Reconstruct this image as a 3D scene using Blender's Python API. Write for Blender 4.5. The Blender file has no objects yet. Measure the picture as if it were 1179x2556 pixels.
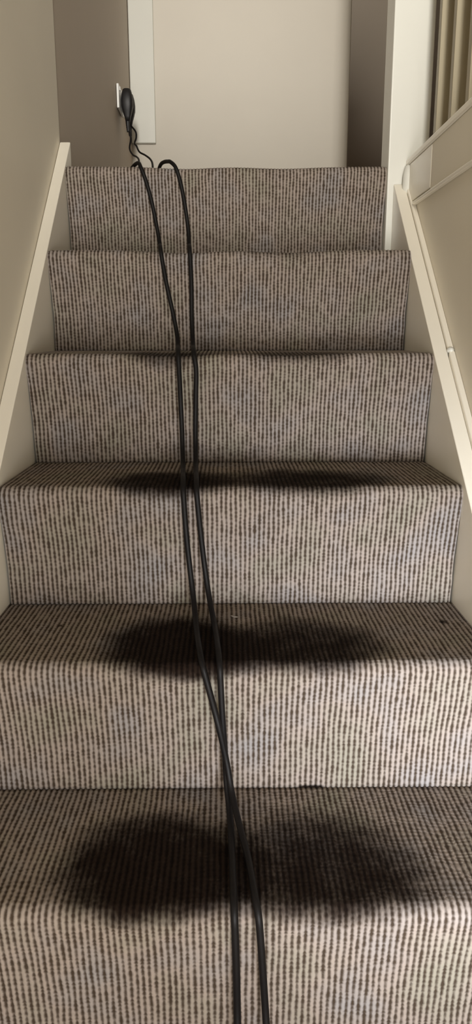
import bpy, math, random
from mathutils import Vector, Matrix, noise
random.seed(7)
COL = bpy.context.scene.collection
RISE, GOING, NOSE, HALF = .2198, .2384, .0194, .4045

# ------------------------------------------------------------------ helpers
def link(name, verts, faces, mat, parent=None, smooth=False):
    me = bpy.data.meshes.new(name)
    me.from_pydata([tuple(v) for v in verts], [], faces)
    me.materials.append(mat)
    if smooth:
        for p in me.polygons: p.use_smooth = True
    me.update()
    o = bpy.data.objects.new(name, me)
    COL.objects.link(o)
    if parent: 
        o.parent = parent
        o.matrix_parent_inverse = Matrix.Translation(-parent.location)
    return o

def empty(name, label, cat, loc=(0, 0, 0), group=None):
    o = bpy.data.objects.new(name, None)
    o.empty_display_size = .05
    COL.objects.link(o)
    o.location = loc
    o['label'] = label; o['category'] = cat
    if group: o['group'] = group
    return o

def bevel(o, w=.003, seg=3):
    m = o.modifiers.new('bevel', 'BEVEL')
    m.width = w; m.segments = seg; m.limit_method = 'ANGLE'
    for p in o.data.polygons: p.use_smooth = True
    m.harden_normals = True
    return o

def box(name, lo, hi, mat, parent=None, bev=0):
    (a, b, c), (d, e, f) = lo, hi
    v = [(a,b,c),(d,b,c),(d,e,c),(a,e,c),(a,b,f),(d,b,f),(d,e,f),(a,e,f)]
    q = [(0,3,2,1),(4,5,6,7),(0,1,5,4),(1,2,6,5),(2,3,7,6),(3,0,4,7)]
    o = link(name, v, q, mat, parent)
    if bev: bevel(o, bev)
    return o

def prism_x(name, poly, x0, x1, mat, parent=None, bev=0):
    """poly: (y, z) outline, counter-clockwise seen from +x; extruded from x0 to x1"""
    n = len(poly)
    v = [(x0, y, z) for y, z in poly] + [(x1, y, z) for y, z in poly]
    q = [tuple(reversed(range(n))), tuple(range(n, 2*n))]
    for i in range(n):
        j = (i+1) % n
        q.append((i, j, n+j, n+i))
    o = link(name, v, q, mat, parent)
    if bev: bevel(o, bev)
    return o

def catmull(pts, sub=6):
    P = [Vector(p) for p in pts]
    P = [P[0]*2-P[1]] + P + [P[-1]*2-P[-2]]
    out = []
    for i in range(1, len(P)-2):
        a, b, c, d = P[i-1], P[i], P[i+1], P[i+2]
        # centripetal parameters keep unevenly spaced points free of loops
        t0 = 0; t1 = t0+max((b-a).length, 1e-6)**.5; t2 = t1+max((c-b).length, 1e-6)**.5; t3 = t2+max((d-c).length, 1e-6)**.5
        for s in range(sub):
            t = t1+(t2-t1)*s/sub
            A1 = a*((t1-t)/(t1-t0))+b*((t-t0)/(t1-t0))
            A2 = b*((t2-t)/(t2-t1))+c*((t-t1)/(t2-t1))
            A3 = c*((t3-t)/(t3-t2))+d*((t-t2)/(t3-t2))
            B1 = A1*((t2-t)/(t2-t0))+A2*((t-t0)/(t2-t0))
            B2 = A2*((t3-t)/(t3-t1))+A3*((t-t1)/(t3-t1))
            out.append(B1*((t2-t)/(t2-t1))+B2*((t-t1)/(t2-t1)))
    out.append(P[-2])
    return out

def tube(name, pts, rad, mat, parent=None, sides=14, sub=6, radii=None):
    C = catmull(pts, sub)
    verts, faces = [], []
    up = Vector((1, 0, 0)); T0 = (C[1]-C[0]).normalized()
    N = (up-T0*up.dot(T0)).normalized()
    for i, c in enumerate(C):
        T = (C[min(i+1, len(C)-1)]-C[max(i-1, 0)]).normalized()
        N = (N-T*N.dot(T)).normalized(); B = T.cross(N)
        r_ = rad if radii is None else radii(i/(len(C)-1))
        for s in range(sides):
            a = 2*math.pi*s/sides
            verts.append(c+(N*math.cos(a)+B*math.sin(a))*r_)
    for i in range(len(C)-1):
        for s in range(sides):
            t = (s+1) % sides
            faces.append((i*sides+s, i*sides+t, (i+1)*sides+t, (i+1)*sides+s))
    faces.append(tuple(reversed(range(sides))))
    faces.append(tuple(range((len(C)-1)*sides, len(C)*sides)))
    return link(name, verts, faces, mat, parent, smooth=True)

# ------------------------------------------------------------------ materials
def nodemat(name):
    m = bpy.data.materials.new(name); m.use_nodes = True
    nt = m.node_tree
    return m, nt, nt.nodes['Principled BSDF']

def N(nt, kind, **kw):
    n = nt.nodes.new(kind)
    for k, v in kw.items(): setattr(n, k, v)
    return n

def math_node(nt, op, a, b=None, c=None, clamp=False):
    n = N(nt, 'ShaderNodeMath', operation=op, use_clamp=clamp)
    for i, x in enumerate((a, b, c)):
        if x is None: continue
        if isinstance(x, (int, float)): n.inputs[i].default_value = x
        else: nt.links.new(x, n.inputs[i])
    return n.outputs[0]

def mixc(nt, f, a, b, blend='MIX'):
    n = N(nt, 'ShaderNodeMix', data_type='RGBA', blend_type=blend)
    for s, x in ((0, f), (6, a), (7, b)):
        if isinstance(x, (int, float)): n.inputs[s].default_value = x
        elif isinstance(x, tuple): n.inputs[s].default_value = (*x, 1)
        else: nt.links.new(x, n.inputs[s])
    return n.outputs[2]

def paint(name, col, rough=.45, mottled=.04, bump=.05, scale=14):
    m, nt, b = nodemat(name)
    tc = N(nt, 'ShaderNodeTexCoord')
    ns = N(nt, 'ShaderNodeTexNoise'); ns.inputs['Scale'].default_value = 2.2; ns.inputs['Detail'].default_value = 3
    nt.links.new(tc.outputs['Object'], ns.inputs['Vector'])
    dark = tuple(c*(1-mottled*2) for c in col)
    nt.links.new(mixc(nt, ns.outputs['Fac'], dark, tuple(min(1, c*(1+mottled)) for c in col)), b.inputs['Base Color'])
    b.inputs['Roughness'].default_value = rough
    n2 = N(nt, 'ShaderNodeTexNoise'); n2.inputs['Scale'].default_value = scale; n2.inputs['Detail'].default_value = 4
    nt.links.new(tc.outputs['Object'], n2.inputs['Vector'])
    bp = N(nt, 'ShaderNodeBump'); bp.inputs['Strength'].default_value = bump; bp.inputs['Distance'].default_value = .01
    nt.links.new(n2.outputs['Fac'], bp.inputs['Height'])
    nt.links.new(bp.outputs['Normal'], b.inputs['Normal'])
    return m

M_WALL = paint('wall_paint', (.77, .71, .59), .5, .04, .06, 9)
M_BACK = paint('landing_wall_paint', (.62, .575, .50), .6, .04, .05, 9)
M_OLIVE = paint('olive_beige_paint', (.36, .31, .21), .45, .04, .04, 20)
M_TAUPE = paint('taupe_surface', (.48, .405, .325), .6, .04, .05, 9)
M_GLOSS = paint('cream_gloss_paint', (.86, .81, .70), .28, .03, .04, 30)
M_WHITE = paint('white_gloss_paint', (.68, .675, .62), .25, .02, .03, 30)
M_CEIL = paint('ceiling_paint', (.75, .72, .66), .8, .02, .03, 20)
M_WOOD = paint('bare_softwood', (.35, .24, .14), .7, .1, .1, 20)
M_PLASTIC = paint('white_plastic', (.85, .85, .83), .3, .01, .0, 10)
M_RUBBER = paint('black_rubber', (.004, .003, .003), .55, .1, .02, 60)
M_RUBBER.node_tree.nodes['Principled BSDF'].inputs['Specular IOR Level'].default_value = .22
M_PLUG = paint('black_plastic', (.009, .008, .009), .5, .1, .02, 40)
M_LINT = paint('pale_fluff', (.17, .14, .11), .95, .1, .3, 300)

RIB = .00826
def carpet_material():
    m, nt, b = nodemat('ribbed_loop_carpet')
    L = nt.links.new
    uv = N(nt, 'ShaderNodeUVMap', uv_map='carpet')
    sep = N(nt, 'ShaderNodeSeparateXYZ'); L(uv.outputs[0], sep.inputs[0])
    u, v = sep.outputs[0], sep.outputs[1]
    def noise_tex(scale, detail=2, vec=None, mapping=None):
        n = N(nt, 'ShaderNodeTexNoise'); n.inputs['Scale'].default_value = scale; n.inputs['Detail'].default_value = detail
        src = uv.outputs[0] if vec is None else vec
        if mapping:
            mp = N(nt, 'ShaderNodeMapping'); mp.inputs['Scale'].default_value = mapping; L(src, mp.inputs[0]); src = mp.outputs[0]
        L(src, n.inputs['Vector']); return n
    # ribs across, beads (loops) along
    ph = math_node(nt, 'DIVIDE', u, RIB)
    idx = math_node(nt, 'FLOOR', math_node(nt, 'ADD', ph, .5))
    wn = N(nt, 'ShaderNodeTexWhiteNoise', noise_dimensions='1D'); L(idx, wn.inputs['W'])
    rnd = wn.outputs['Value']
    rib = math_node(nt, 'MULTIPLY_ADD', math_node(nt, 'COSINE', math_node(nt, 'MULTIPLY', math_node(nt, 'SUBTRACT', ph, .5), 2*math.pi)), .5, .5)
    cmb = N(nt, 'ShaderNodeCombineXYZ'); L(math_node(nt, 'MULTIPLY', idx, .37), cmb.inputs[0]); L(v, cmb.inputs[1])
    jit = math_node(nt, 'MULTIPLY', noise_tex(1, 1, vec=cmb.outputs[0], mapping=(1, 40, 1)).outputs['Fac'], 2.2)
    vph = math_node(nt, 'ADD', math_node(nt, 'ADD', math_node(nt, 'DIVIDE', v, .0088), jit), math_node(nt, 'MULTIPLY', rnd, .7))
    bead = math_node(nt, 'MULTIPLY_ADD', math_node(nt, 'COSINE', math_node(nt, 'MULTIPLY', vph, 2*math.pi)), .5, .5)
    fine = noise_tex(420, 2).outputs['Fac']
    strk = noise_tex(1, 2, vec=cmb.outputs[0], mapping=(4.7, 48, 1)).outputs['Fac']
    t = math_node(nt, 'ADD', math_node(nt, 'MULTIPLY', rib, .88), math_node(nt, 'MULTIPLY', bead, .23))
    t = math_node(nt, 'ADD', t, math_node(nt, 'MULTIPLY', math_node(nt, 'SUBTRACT', fine, .5), .35))
    t = math_node(nt, 'ADD', t, math_node(nt, 'MULTIPLY', math_node(nt, 'SUBTRACT', strk, .5), 1.05))
    mr = N(nt, 'ShaderNodeMapRange', interpolation_type='SMOOTHSTEP'); L(t, mr.inputs[0])
    mr.inputs[1].default_value = -.04; mr.inputs[2].default_value = 1.0
    yarn = mr.outputs[0]
    # yarn shades: greige, pinkish, olive, blue-grey in broad soft areas
    h = noise_tex(9, 2).outputs['Fac']
    cr = N(nt, 'ShaderNodeValToRGB'); L(h, cr.inputs[0])
    e = cr.color_ramp.elements
    e[0].position = .30; e[0].color = (.272, .248, .200, 1)
    e[1].position = .70; e[1].color = (.278, .257, .250, 1)
    x = cr.color_ramp.elements.new(.5); x.color = (.312, .262, .228, 1)
    lightc = cr.outputs[0]
    base = mixc(nt, yarn, (.050, .035, .024), lightc)
    # ground-in dirt where feet land plus shade painted at riser feet, with ragged edges; follows the wear value stored on the mesh
    at = N(nt, 'ShaderNodeAttribute', attribute_name='wear_and_shade')
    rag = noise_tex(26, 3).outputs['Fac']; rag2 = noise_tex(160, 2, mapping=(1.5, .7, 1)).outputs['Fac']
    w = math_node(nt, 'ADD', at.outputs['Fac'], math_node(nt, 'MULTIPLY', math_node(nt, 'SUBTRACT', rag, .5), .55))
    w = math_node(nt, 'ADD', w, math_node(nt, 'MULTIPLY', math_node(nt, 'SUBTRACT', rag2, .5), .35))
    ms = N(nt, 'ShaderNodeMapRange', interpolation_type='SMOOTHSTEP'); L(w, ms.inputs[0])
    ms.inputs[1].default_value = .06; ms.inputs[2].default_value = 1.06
    dirt_and_shade = mixc(nt, yarn, (.0030, .0009, .0003), (.0120, .0058, .0028))
    col = mixc(nt, math_node(nt, 'MULTIPLY', ms.outputs[0], .985), base, dirt_and_shade)
    L(col, b.inputs['Base Color'])
    b.inputs['Roughness'].default_value = .95
    b.inputs['Specular IOR Level'].default_value = .12
    b.inputs['Sheen Weight'].default_value = 0.0
    hgt = math_node(nt, 'ADD', math_node(nt, 'MULTIPLY', math_node(nt, 'MULTIPLY', rib, bead), .6), math_node(nt, 'MULTIPLY', fine, .6))
    bp = N(nt, 'ShaderNodeBump'); bp.inputs['Strength'].default_value = .38; bp.inputs['Distance'].default_value = .0012
    L(hgt, bp.inputs['Height']); L(bp.outputs['Normal'], b.inputs['Normal'])
    return m
M_CARPET = carpet_material()

# ------------------------------------------------------------------ the carpet
def sm(a, b, x):
    t = max(0, min(1, (x-a)/(b-a))); return t*t*(3-2*t)

# lobes of ground-in dirt: x0, x1, t0, t1 (distance back from the nosing edge along the tread), strength
WEAR = {
    6: [(.02, .16, -.015, .04, .25)],
    5: [(-.27, -.06, -.010, .16, .5), (-.02, .27, -.014, .16, .65)],
    4: [(-.25, .0, -.020, .16, .9), (.0, .27, -.018, .16, .8)],
    3: [(-.25, .03, -.016, .165, 1.15), (-.02, .30, -.015, .185, 1.06), (-.34, .35, -.01, .21, .30)],
    2: [(-.215, .035, -.026, .215, 1.32), (-.05, .26, -.016, .19, 1.04), (-.13, .08, -.02, .15, .7), (-.34, .34, -.01, .22, .30)],
    1: [(-.245, .035, -.020, .225, 1.24), (-.05, .285, -.018, .215, 1.04), (-.30, .31, -.012, .13, .42), (-.36, .36, -.01, .22, .15)],
    0: [(-.24, .03, -.020, .19, .9), (-.03, .28, -.020, .18, .8)],
    -1: [(-.24, .03, -.020, .19, .9), (-.03, .28, -.020, .18, .8)],
}
FOOT = [0]
def wear_and_shade_at(k, x, t):
    keep = 1
    wx = x+.022*noise.noise(Vector((x*9, t*12, k*5.1))); wt = t+.016*noise.noise(Vector((x*11+7, t*9, k*2.7)))
    if t < .01: wt = t+(wt-t)*.4
    for (x0, x1, t0, t1, s) in WEAR.get(k, []):
        cx, hx = (x0+x1)/2, (x1-x0)/2
        # fullest near the front edge, fading towards the riser behind
        ct = t0+(t1-t0)*.42; ht = (ct-t0) if wt < ct else (t1-ct)
        d = (abs(wx-cx)/hx)**2.2 + (abs(wt-ct)/ht)**(3.0 if wt < ct else 2.0)
        keep *= 1-min(.999, s*.72*(1-sm(.0, 1.35, d)))
    w = (1-keep)*1.18
    foot = t-FOOT[0]   # shade painted into the carpet at the foot of the upper risers
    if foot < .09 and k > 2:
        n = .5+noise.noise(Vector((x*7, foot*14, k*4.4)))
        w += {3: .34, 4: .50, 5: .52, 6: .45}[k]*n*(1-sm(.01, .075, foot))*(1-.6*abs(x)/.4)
    if k == 2:   # small scorch marks on one tread
        if foot < .006 and abs(x-.125) < .03: w = max(w, 1.5*(1-sm(.3, 1, abs(x-.125)/.03)))
        for (sx, st, sr) in ((.357, .165, .011), (-.286, .157, .006)):
            w = max(w, .95*(1-sm(.3, 1, math.hypot(x-sx, (t-st)*.8)/sr)))
    return w

def dip_at(k, x):
    """the nosing is trodden down a little where feet land"""
    d = .55*math.exp(-((x+.10)/.085)**2) + .5*math.exp(-((x-.13)/.09)**2)
    amp = {6: .010, 5: .012, 4: .010, 3: .004, 2: .005, 1: .004}.get(k, .003)
    return d*amp + .0012*noise.noise(Vector((x*9, k*3.1, .4)))

def step_profile(k, back):
    """(y, z, ny, nz, t) from the foot of the riser, round the nosing, to the back of the tread"""
    y0, z0 = k*GOING, (k-1)*RISE
    R = .017
    cy, cz = k*GOING-NOSE+R, k*RISE-R
    # tangent from (y0, z0) to the circle, on its front side
    dx, dz = cy-y0, cz-z0
    D = math.hypot(dx, dz); base = math.atan2(dz, dx); off = math.asin(R/D)
    ang = base+off; l = math.sqrt(D*D-R*R)
    ty, tz = y0+math.cos(ang)*l, z0+math.sin(ang)*l
    out = []
    n1 = 30
    nrm = (math.cos(ang+math.pi/2), math.sin(ang+math.pi/2))
    # a slight hollow in the stretched riser
    for i in range(n1):
        f = i/n1
        h = -.0025*math.sin(math.pi*f)
        out.append((y0+(ty-y0)*f+nrm[0]*h, z0+(tz-z0)*f+nrm[1]*h, nrm[0], nrm[1]))
    a0 = math.atan2(tz-cz, ty-cy)
    if a0 < 0: a0 += 2*math.pi
    a1 = math.pi/2; n2 = 12
    for i in range(n2):
        a = a0+(a1-a0)*i/n2
        out.append((cy+R*math.cos(a), cz+R*math.sin(a), math.cos(a), math.sin(a)))
    n3 = max(2, int((back-cy)/.008))
    for i in range(n3+1):
        f = i/n3
        out.append((cy+(back-cy)*f, k*RISE, 0, 1))
    # distance from the nosing edge
    res, s = [], 0
    ss = [0]
    for i in range(1, len(out)):
        s += math.hypot(out[i][0]-out[i-1][0], out[i][1]-out[i-1][1]); ss.append(s)
    ref = ss[n1+n2//2]-R*.3
    return [(*o, s-ref) for o, s in zip(out, ss)]

def carpet_piece(name, prof, k, xa, xb, parent, dips=True, per=8):
    cols = max(2, int(round((xb-xa)/RIB*per)))
    verts, uvs, wear_and_shade = [], [], []
    FOOT[0] = prof[0][4]
    for (y, z, ny, nz, t) in prof:
        for c in range(cols+1):
            u = xa+(xb-xa)*c/cols
            rib = .5+.5*math.cos(2*math.pi*(u/RIB-.5))
            h = .0016*math.sqrt(rib)-.0008
            edge = min(c, cols-c)/per
            if edge < .6: h -= .0015
            x = u+.0011*noise.noise(Vector((u*45, t*26, k*7.7)))+.0004*noise.noise(Vector((u*140, t*60, k*3.3)))
            x = min(max(x, xa), xb)*(1+(.010*sm(-.15, -.005, t) if dips else 0))
            dz = 0
            if dips and k is not None: dz = dip_at(k, u)*sm(-.045, -.005, t)*(1-sm(.05, .16, t))
            verts.append((x, y+ny*h, z+nz*h-dz))
            uvs.append((u, t+k*.5)); wear_and_shade.append(wear_and_shade_at(k, u, t))
    W = cols+1
    faces = [(r*W+c, r*W+c+1, (r+1)*W+c+1, (r+1)*W+c) for r in range(len(prof)-1) for c in range(cols)]
    # turn the sheet into a carpet 6 mm thick with a cut edge
    nv = len(verts)
    o = link(name, verts, faces, M_CARPET, parent, smooth=True)
    me = o.data
    uvl = me.uv_layers.new(name='carpet')
    li = [0]*len(me.loops); me.loops.foreach_get('vertex_index', li)
    flat = []
    for i in li: flat += uvs[i]
    uvl.data.foreach_set('uv', flat)
    at = me.attributes.new('wear_and_shade', 'FLOAT', 'POINT'); at.data.foreach_set('value', wear_and_shade)
    s = o.modifiers.new('thickness', 'SOLIDIFY'); s.thickness = .006; s.offset = -1
    return o

carpet = empty('stair_carpet', 'ribbed brown and beige loop-pile carpet fitted over the stairs, dark foot marks on its treads', 'carpet', (0, 0, 0))
notes = {4: 'cover whose nosing edge is darkened by foot traffic', 3: 'cover with two shallow dark foot marks on its tread',
         2: 'cover with a large blackened patch on its tread', 1: 'cover with two broad dark foot marks on its tread'}
for k in range(6, -3, -1):
    back = (k+1)*GOING if k < 6 else 1.56
    xb = .4 if k < 6 else .3865
    o = carpet_piece('step_cover', step_profile(k, back), k, -.4, xb, carpet)
    if k in notes: o['label'] = notes[k]
lp = [(1.56+i*(3.07-1.56)/40, 6*RISE, 0, 1, .15+i*(3.07-1.56)/40) for i in range(41)]
carpet_piece('landing_cover', lp, 6, -.425, .54, carpet, dips=False, per=4)

# ------------------------------------------------------------------ the staircase under it
stairs = empty('staircase', 'closed cream-painted staircase with side string boards, rising to a landing and newel post', 'staircase', (0, 0, 0))
poly = []
for k in range(-2, 7):
    poly += [(k*GOING+.009, (k-1)*RISE-.009 if k > -2 else -.66), (k*GOING+.009, k*RISE-.009)]
poly += [(1.50, 6*RISE-.009), (1.50, 6*RISE-.50), (.06, -.66)]
poly = poly[::-1]
prism_x('carcass', poly, -.398, .398, M_TAUPE, stairs)

def string_poly(f, y_top, z_top=None, y_bot=-.75):
    return [(y_bot, f(y_bot)-.40), (y_top, f(y_top)-.40), (y_top, z_top if z_top else f(y_top)), (y_bot, f(y_bot))]
fl = lambda y: .907*y+.030
prism_x('string_board', string_poly(fl, 1.502), -.431, -HALF, M_GLOSS, stairs, .002)
fr = lambda y: .861*y+.070
sb = prism_x('string_board', string_poly(fr, 1.399), HALF, .432, M_GLOSS, stairs, .002)
# the square newel post the right-hand string dies into
box('newel_post', (.389, 1.400, .98), (.487, 1.492, 2.42), M_WHITE, stairs, .003)
nc = box('newel_cap', (.379, 1.390, 2.42), (.497, 1.502, 2.445), M_WHITE, stairs, .006)
# slim beading along the top of the right-hand string, in two lengths that meet at a lump of paint
def beading(y0, y1, x0, x1, up):
    return prism_x('beading', [(y0, fr(y0)-.015), (y1, fr(y1)-.015), (y1, fr(y1)+up), (y0, fr(y0)+up)], x0, x1, M_GLOSS, stairs, .0025)
b1 = beading(.945, 1.385, .4326, .4443, .008)
b2 = beading(-.7, .935, .4323, .4443, .010)
v, f = [], []
for i in range(7):
    for j in range(12):
        th, ph = math.pi*i/6, 2*math.pi*j/12
        v.append((.437+.0075*math.sin(th)*math.cos(ph), .94+.008*math.sin(th)*math.sin(ph)*(1+.2*math.sin(3*ph)), fr(.94)+.006+.0065*math.cos(th)))
for i in range(6):
    for j in range(12):
        f.append((i*12+j, i*12+(j+1) % 12, (i+1)*12+(j+1) % 12, (i+1)*12+j))
pl = link('paint_lump', v, f, M_WHITE, stairs, smooth=True)
pl['label'] = 'white lump of paint over the joint in the beading'

# ------------------------------------------------------------------ the room
def struct(o): o['kind'] = 'structure'; return o
struct(box('wall_left', (-.55, -2.6, -1.0), (-.432, 1.506, 3.75), M_WALL))
struct(box('wall_landing_left', (-.55, 1.5065, .8), (-.4345, 3.08, 3.75), M_TAUPE))  # darker taupe than the stair wall
struct(box('wall_right', (.4445, -2.6, -1.0), (.56, 1.3995, 1.312), M_WALL))
struct(box('wall_back', (-.55, 3.08, -.2), (.545, 3.2, 3.75), M_BACK, bev=.055))
struct(box('wall_back_right', (1.15, 3.08, -.2), (1.7, 3.2, 3.75), M_BACK))
# recess added behind the newel post to give the dark of a soft shadow
struct(box('wall_added_recess_left', (.42, 3.201, .8), (.54, 4.6, 3.75), M_TAUPE))
struct(box('wall_added_recess_right', (1.16, 3.201, .8), (1.28, 4.6, 3.75), M_TAUPE))
struct(box('wall_added_recess_back', (.42, 4.601, .8), (1.28, 4.7, 3.75), M_TAUPE))
struct(box('ceiling_added_recess', (.5405, 3.201, 3.6), (1.1595, 4.6, 3.749), M_CEIL))
struct(box('floor_added_recess', (.5455, 3.0805, 1.15), (1.1495, 4.6, 6*RISE-.0085), M_WOOD))
struct(box('wall_far_right', (1.6, -2.6, 1.0), (1.7, 3.08, 3.75), M_WALL))
struct(box('ceiling', (-.55, -2.6, 3.75), (1.7, 3.2, 3.85), M_CEIL))
struct(box('floor', (-.431, -2.6, -.76), (.4445, -.44, -.661), M_WOOD))
# landing and upper hall floors
struct(box('floor_landing', (-.431, 1.503, 1.15), (1.6, 3.08, 6*RISE-.0085), M_WOOD))
struct(box('floor_hall', (.5605, -2.6, 1.15), (1.6, 1.5, 1.312), M_WOOD))
# white panel added in the back corner, standing in for a patch of light
struct(box('trim_light_patch', (-.4315, 3.055, 1.745), (-.325, 3.0795, 3.0), M_WHITE, bev=.003))

# fascia along the edge of the upper floor
fa = struct(box('trim_2', (.4365, -1.2, 1.222), (.4443, 1.168, 1.315), M_WALL, bev=.001))
blk = struct(box('trim_3', (.4362, 1.1705, 1.226), (.4443, 1.372, 1.315), M_GLOSS, bev=.002))
# rounded end of the fascia against the newel
ev, ef = [], []
ns = 12
for zi, zz in enumerate((1.218, 1.232, 1.262, 1.292, 1.312, 1.318)):
    rr = (.005, .016, .020, .0195, .015, .005)[zi]
    for j in range(ns):
        a = 2*math.pi*j/ns
        ev.append((.4425+rr*math.cos(a), 1.384+rr*.72*math.sin(a), zz))
for i in range(5):
    for j in range(ns):
        ef.append((i*ns+j, i*ns+(j+1) % ns, (i+1)*ns+(j+1) % ns, (i+1)*ns+j))
ef += [tuple(reversed(range(ns))), tuple(range(5*ns, 6*ns))]
struct(link('trim_4', ev, ef, M_WHITE, None, smooth=True))
struct(box('trim_5', (.4325, -1.2, 1.2135), (.4443, 1.3125, 1.2215), M_GLOSS, bev=.003))

# ------------------------------------------------------------------ balustrade on the upper floor
bal = empty('balustrade', 'painted banister of flat balusters on the upper floor edge, right of the newel post', 'banister', (.48, .9, 1.316))
prism = box('base_rail', (.4325, -1.2, 1.3155), (.545, 1.3995, 1.3305), M_GLOSS, bal, .004)
box('handrail', (.445, -.2, 2.23), (.515, 1.3995, 2.275), M_GLOSS, bal, .01)
for i in range(12):
    y = 1.236-i*.1165
    box('baluster', (.4585, y, 1.3306), (.536, y+.022, 2.2298), M_OLIVE, bal, .0015)

# ------------------------------------------------------------------ socket, plugs and cords
so = empty('wall_socket', 'white double socket on the left landing wall above the cords', 'socket', (-.431, 2.68, 1.81))
box('faceplate', (-.4318, 2.605, 1.768), (-.4225, 2.752, 1.854), M_PLASTIC, so, .003)
for y in (2.628, 2.718):
    box('switch', (-.4224, y, 1.835), (-.4195, y+.012, 1.849), M_PLASTIC, so, .001)

def plug_mesh(cx, cy, cz, par):
    """plug top body: a rounded block lying against the plate, tapering down into the cord"""
    rings = [(.046, .010, .012), (.042, .016, .018), (.024, .021, .024), (.004, .0235, .026), (-.016, .023, .025), (-.036, .018, .019), (-.054, .0125, .013), (-.070, .009, .0095)]
    vs, fs = [], []
    n = 20
    for dz, hx, hy in rings:
        for j in range(n):
            a = 2*math.pi*j/n; c, s = math.cos(a), math.sin(a)
            e = .62
            vs.append((cx+hx*math.copysign(abs(c)**e, c), cy+hy*math.copysign(abs(s)**e, s), cz+dz))
    for i in range(len(rings)-1):
        for j in range(n):
            fs.append((i*n+j, (i+1)*n+j, (i+1)*n+(j+1) % n, i*n+(j+1) % n))
    fs += [tuple(range(n)), tuple(reversed(range((len(rings)-1)*n, len(rings)*n)))]
    o = link('plug', vs, fs, M_PLUG, par, smooth=True)
    return o

LEFT= [(-0.224, 1.425, 1.3273), (-0.2172, 1.4065, 1.3148), (-0.2069, 1.4019, 1.2888), (-0.1926, 1.3984, 1.2388), (-0.1798, 1.3944, 1.174), (-0.1725, 1.3804, 1.135), (-0.1676, 1.3504, 1.113), (-0.164, 1.3104, 1.1075), (-0.1603, 1.2604, 1.1075), (-0.1549, 1.1866, 1.1075), (-0.1521, 1.1681, 1.095), (-0.1482, 1.1635, 1.069), (-0.1391, 1.157, 1.019), (-0.1253, 1.153, 0.9542), (-0.1178, 1.139, 0.9152), (-0.1146, 1.109, 0.8932), (-0.112, 1.072, 0.8877), (-0.1086, 1.022, 0.8877), (-0.1037, 0.9482, 0.8877), (-0.1021, 0.9297, 0.8752), (-0.1009, 0.9251, 0.8492), (-0.0987, 0.9156, 0.7992), (-0.0965, 0.9116, 0.7344), (-0.095, 0.8976, 0.6954), (-0.0928, 0.8676, 0.6734), (-0.0908, 0.8336, 0.6679), (-0.0877, 0.7836, 0.6679), (-0.0832, 0.7098, 0.6679), (-0.0821, 0.6913, 0.6554), (-0.0808, 0.6867, 0.6294), (-0.0775, 0.6792, 0.5794), (-0.0716, 0.6752, 0.5146), (-0.0665, 0.6612, 0.4756), (-0.0622, 0.6312, 0.4536), (-0.0589, 0.5952, 0.4481), (-0.0546, 0.5452, 0.4481), (-0.047, 0.4714, 0.4481), (-0.0423, 0.4529, 0.4356), (-0.0355, 0.4483, 0.4096), (-0.021, 0.4298, 0.3596), (-0.0079, 0.4258, 0.2948), (-0.0014, 0.4118, 0.2598), (0.0055, 0.3818, 0.2438), (0.0113, 0.3568, 0.2343), (0.0204, 0.3068, 0.2283), (0.0277, 0.233, 0.2283), (0.0313, 0.2145, 0.2158), (0.0337, 0.2099, 0.1898), (0.0371, 0.2064, 0.1398), (0.0411, 0.2024, 0.075), (0.0433, 0.1884, 0.036), (0.0436, 0.1584, 0.014), (0.0431, 0.1184, 0.0085), (0.0423, 0.0684, 0.0085), (0.041, -0.0054, 0.0085), (0.0411, -0.0239, -0.004), (0.0412, -0.0285, -0.03), (0.0418, -0.032, -0.08), (0.0426, -0.036, -0.1448), (0.0424, -0.05, -0.1838), (0.0411, -0.08, -0.2058), (0.039, -0.12, -0.2113), (0.0362, -0.17, -0.2113), (0.0321, -0.2438, -0.2113), (0.0313, -0.2623, -0.2238), (0.0314, -0.2669, -0.2498), (0.032, -0.2704, -0.2998), (0.0327, -0.2744, -0.3646), (0.0323, -0.2884, -0.4036), (0.0305, -0.3184, -0.4256), (0.0279, -0.3584, -0.4311), (0.0245, -0.4084, -0.4311)]
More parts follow.
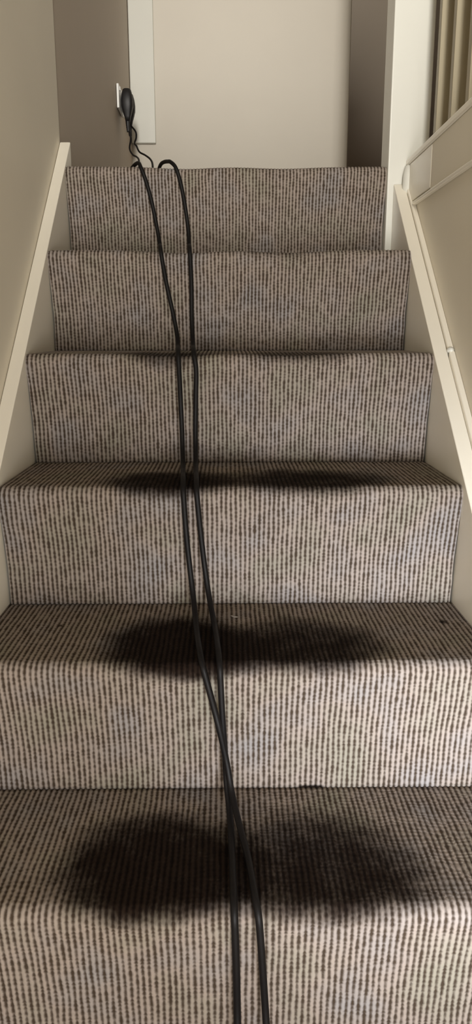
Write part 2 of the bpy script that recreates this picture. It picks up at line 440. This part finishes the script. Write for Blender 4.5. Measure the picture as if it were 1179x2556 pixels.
RIGHT= [(-0.1446, 1.425, 1.3273), (-0.1322, 1.4065, 1.3148), (-0.1226, 1.4019, 1.2888), (-0.1118, 1.3984, 1.2388), (-0.1027, 1.3944, 1.174), (-0.0996, 1.3804, 1.135), (-0.097, 1.3504, 1.113), (-0.095, 1.3104, 1.1075), (-0.0928, 1.2604, 1.1075), (-0.0897, 1.1866, 1.1075), (-0.0882, 1.1681, 1.095), (-0.0867, 1.1635, 1.069), (-0.085, 1.155, 1.019), (-0.0851, 1.151, 0.9542), (-0.0832, 1.137, 0.9152), (-0.0808, 1.107, 0.8932), (-0.0789, 1.072, 0.8877), (-0.0766, 1.022, 0.8877), (-0.073, 0.9482, 0.8877), (-0.0707, 0.9297, 0.8752), (-0.0674, 0.9251, 0.8492), (-0.0683, 0.9216, 0.7992), (-0.0699, 0.9176, 0.7344), (-0.0695, 0.9036, 0.6954), (-0.0682, 0.8736, 0.6734), (-0.0663, 0.8336, 0.6679), (-0.064, 0.7836, 0.6679), (-0.0604, 0.7098, 0.6679), (-0.0594, 0.6913, 0.6554), (-0.0572, 0.6867, 0.6294), (-0.0525, 0.6812, 0.5794), (-0.0454, 0.6772, 0.5146), (-0.0392, 0.6632, 0.4756), (-0.0329, 0.6332, 0.4536), (-0.0284, 0.5952, 0.4481), (-0.0246, 0.5452, 0.4481), (-0.0196, 0.4714, 0.4481), (-0.0179, 0.4529, 0.4356), (-0.0166, 0.4483, 0.4096), (-0.0143, 0.4448, 0.3596), (-0.0104, 0.4408, 0.2948), (-0.0081, 0.4268, 0.2558), (-0.0039, 0.3968, 0.2338), (-0.0022, 0.3568, 0.2283), (-0.0009, 0.3068, 0.2283), (0.0008, 0.233, 0.2283), (0.0016, 0.2145, 0.2158), (0.0025, 0.2099, 0.1898), (0.0039, 0.2064, 0.1398), (0.0049, 0.2024, 0.075), (0.0055, 0.1884, 0.036), (0.0056, 0.1584, 0.014), (0.0055, 0.1184, 0.0085), (0.0053, 0.0684, 0.0085), (0.0051, -0.0054, 0.0085), (0.0051, -0.0239, -0.004), (0.005, -0.0285, -0.03), (0.005, -0.032, -0.08), (0.005, -0.036, -0.1448), (0.0047, -0.05, -0.1838), (0.0043, -0.08, -0.2058), (0.0037, -0.12, -0.2113), (0.0029, -0.17, -0.2113), (0.0018, -0.2438, -0.2113), (0.0015, -0.2623, -0.2238), (0.0014, -0.2669, -0.2498), (0.0014, -0.2704, -0.2998), (0.0013, -0.2744, -0.3646), (0.0011, -0.2884, -0.4036), (0.0007, -0.3184, -0.4256), (0.0, -0.3584, -0.4311), (-0.0007, -0.4084, -0.4311)]
cord_l = empty('power_cord', 'black cord nearer the left wall at the top, right of its twin at the bottom', 'cable', (-.2, 1.4, 1.32), 'black cords trailing down the stairs')
cord_r = empty('power_cord', 'black cord arching over the top step, left of its twin at the bottom', 'cable', (-.14, 1.4, 1.32), 'black cords trailing down the stairs')
PA = (-.397, 2.650, 1.800); PB = (-.397, 2.712, 1.800)
back_l = [(PA[0], PA[1], 1.735), (-.394, 2.655, 1.700), (-.389, 2.66, 1.672), (-.392, 2.64, 1.632), (-.374, 2.58, 1.595), (-.349, 2.50, 1.569), (-.330, 2.40, 1.534),
          (-.318, 2.25, 1.44), (-.31, 2.08, 1.352), (-.30, 1.9, 1.3275), (-.285, 1.7, 1.3275), (-.258, 1.52, 1.3275)]
back_r = [(PB[0], PB[1], 1.735), (-.371, 2.69, 1.700), (-.371, 2.695, 1.682), (-.376, 2.68, 1.660), (-.362, 2.62, 1.634), (-.345, 2.56, 1.600), (-.318, 2.50, 1.576), (-.288, 2.40, 1.540), (-.271, 2.30, 1.500),
          (-.262, 2.18, 1.42), (-.255, 2.05, 1.352), (-.24, 1.9, 1.3275), (-.213, 1.72, 1.334), (-.197, 1.65, 1.347), (-.183, 1.58, 1.354), (-.168, 1.51, 1.347), (-.153, 1.455, 1.337)]
flex = lambda t: .0034+.0013*min(1, max(0, (t-.07)/.08))
RIGHT[0] = (-.1446, 1.425, 1.3295)
tube('cord', back_l+LEFT, .0056, M_RUBBER, cord_l, radii=flex)
tube('cord', back_r+RIGHT, .0056, M_RUBBER, cord_r, radii=flex)
for P_, c_ in ((PA, cord_l), (PB, cord_r)):
    p_ = plug_mesh(*P_, c_)
    # ribbed strain relief
    sr = tube('strain_relief', [(P_[0], P_[1], P_[2]-.069), (P_[0], P_[1], P_[2]-.085), (P_[0]+.001, P_[1], P_[2]-.108)], .008, M_PLUG, None, radii=lambda t: .0095-.0035*t+.0006*math.sin(t*40))
    sr.parent = p_; sr.matrix_parent_inverse = p_.matrix_world.inverted() @ Matrix.Translation((0, 0, 0))
    sr.matrix_parent_inverse = Matrix.Identity(4)

# a scrap of pale fluff lying on the stained tread
lint = tube('lint_scrap', [(-.002, .647, .4437), (.002, .641, .4442), (.007, .638, .4440), (.012, .6375, .4437)], .0012, M_LINT, None, sides=8, radii=lambda t: .0004+.0014*math.sin(math.pi*min(1, max(0, t))))
lint['label'] = 'tiny pale scrap of fluff on the blackened tread right of the cords'
lint['category'] = 'lint'

# ------------------------------------------------------------------ light
def area(name, loc, target, sx, sy, power, col, spread=180):
    l = bpy.data.lights.new(name, 'AREA'); l.shape = 'RECTANGLE'; l.size = sx; l.size_y = sy; l.energy = power; l.color = col
    o = bpy.data.objects.new(name, l); COL.objects.link(o); o.location = loc
    l.spread = math.radians(spread)
    o.rotation_euler = (Vector(target)-Vector(loc)).to_track_quat('-Z', 'Y').to_euler()
    return o
area('daylight_front_door', (.14, -1.5, .42), (.05, 1.0, .70), .5, .7, 26, (1, .97, .94))
area('added_side_light', (.34, -1.35, .45), (.36, .55, .34), .12, .35, 2.6, (.86, .92, 1), 34)  # added narrow cool lamp, brightens the right of the lower risers
area('added_landing_light', (.06, -2.4, 2.2), (.02, 3, 2.5), .3, .9, 15.5, (1, .96, .88), 52)  # added narrow lamp aimed at the landing's back wall, no window there
w = bpy.data.worlds.new('daylight'); bpy.context.scene.world = w; w.use_nodes = True
w.node_tree.nodes['Background'].inputs[0].default_value = (.92, .79, .63, 1)
w.node_tree.nodes['Background'].inputs[1].default_value = .35

# ------------------------------------------------------------------ camera
cam = bpy.data.cameras.new('camera'); co = bpy.data.objects.new('camera', cam); COL.objects.link(co)
F = 1859.4
cam.sensor_fit = 'VERTICAL'; cam.sensor_height = 24; cam.lens = F*24/2556
cam.clip_start = .02
Rm = Matrix.Rotation(-.0097, 4, 'Z') @ Matrix.Rotation(math.pi/2-.2355, 4, 'X') @ Matrix.Rotation(-.0011, 4, 'Z')
co.matrix_world = Matrix.Translation((-.0035, -.5663, .9184)) @ Rm
sc = bpy.context.scene
sc.camera = co
sc.view_settings.view_transform = 'Standard'; sc.view_settings.look = 'None'
sc.view_settings.gamma = 1; sc.view_settings.use_curve_mapping = False
sc.view_settings.exposure = 0.0
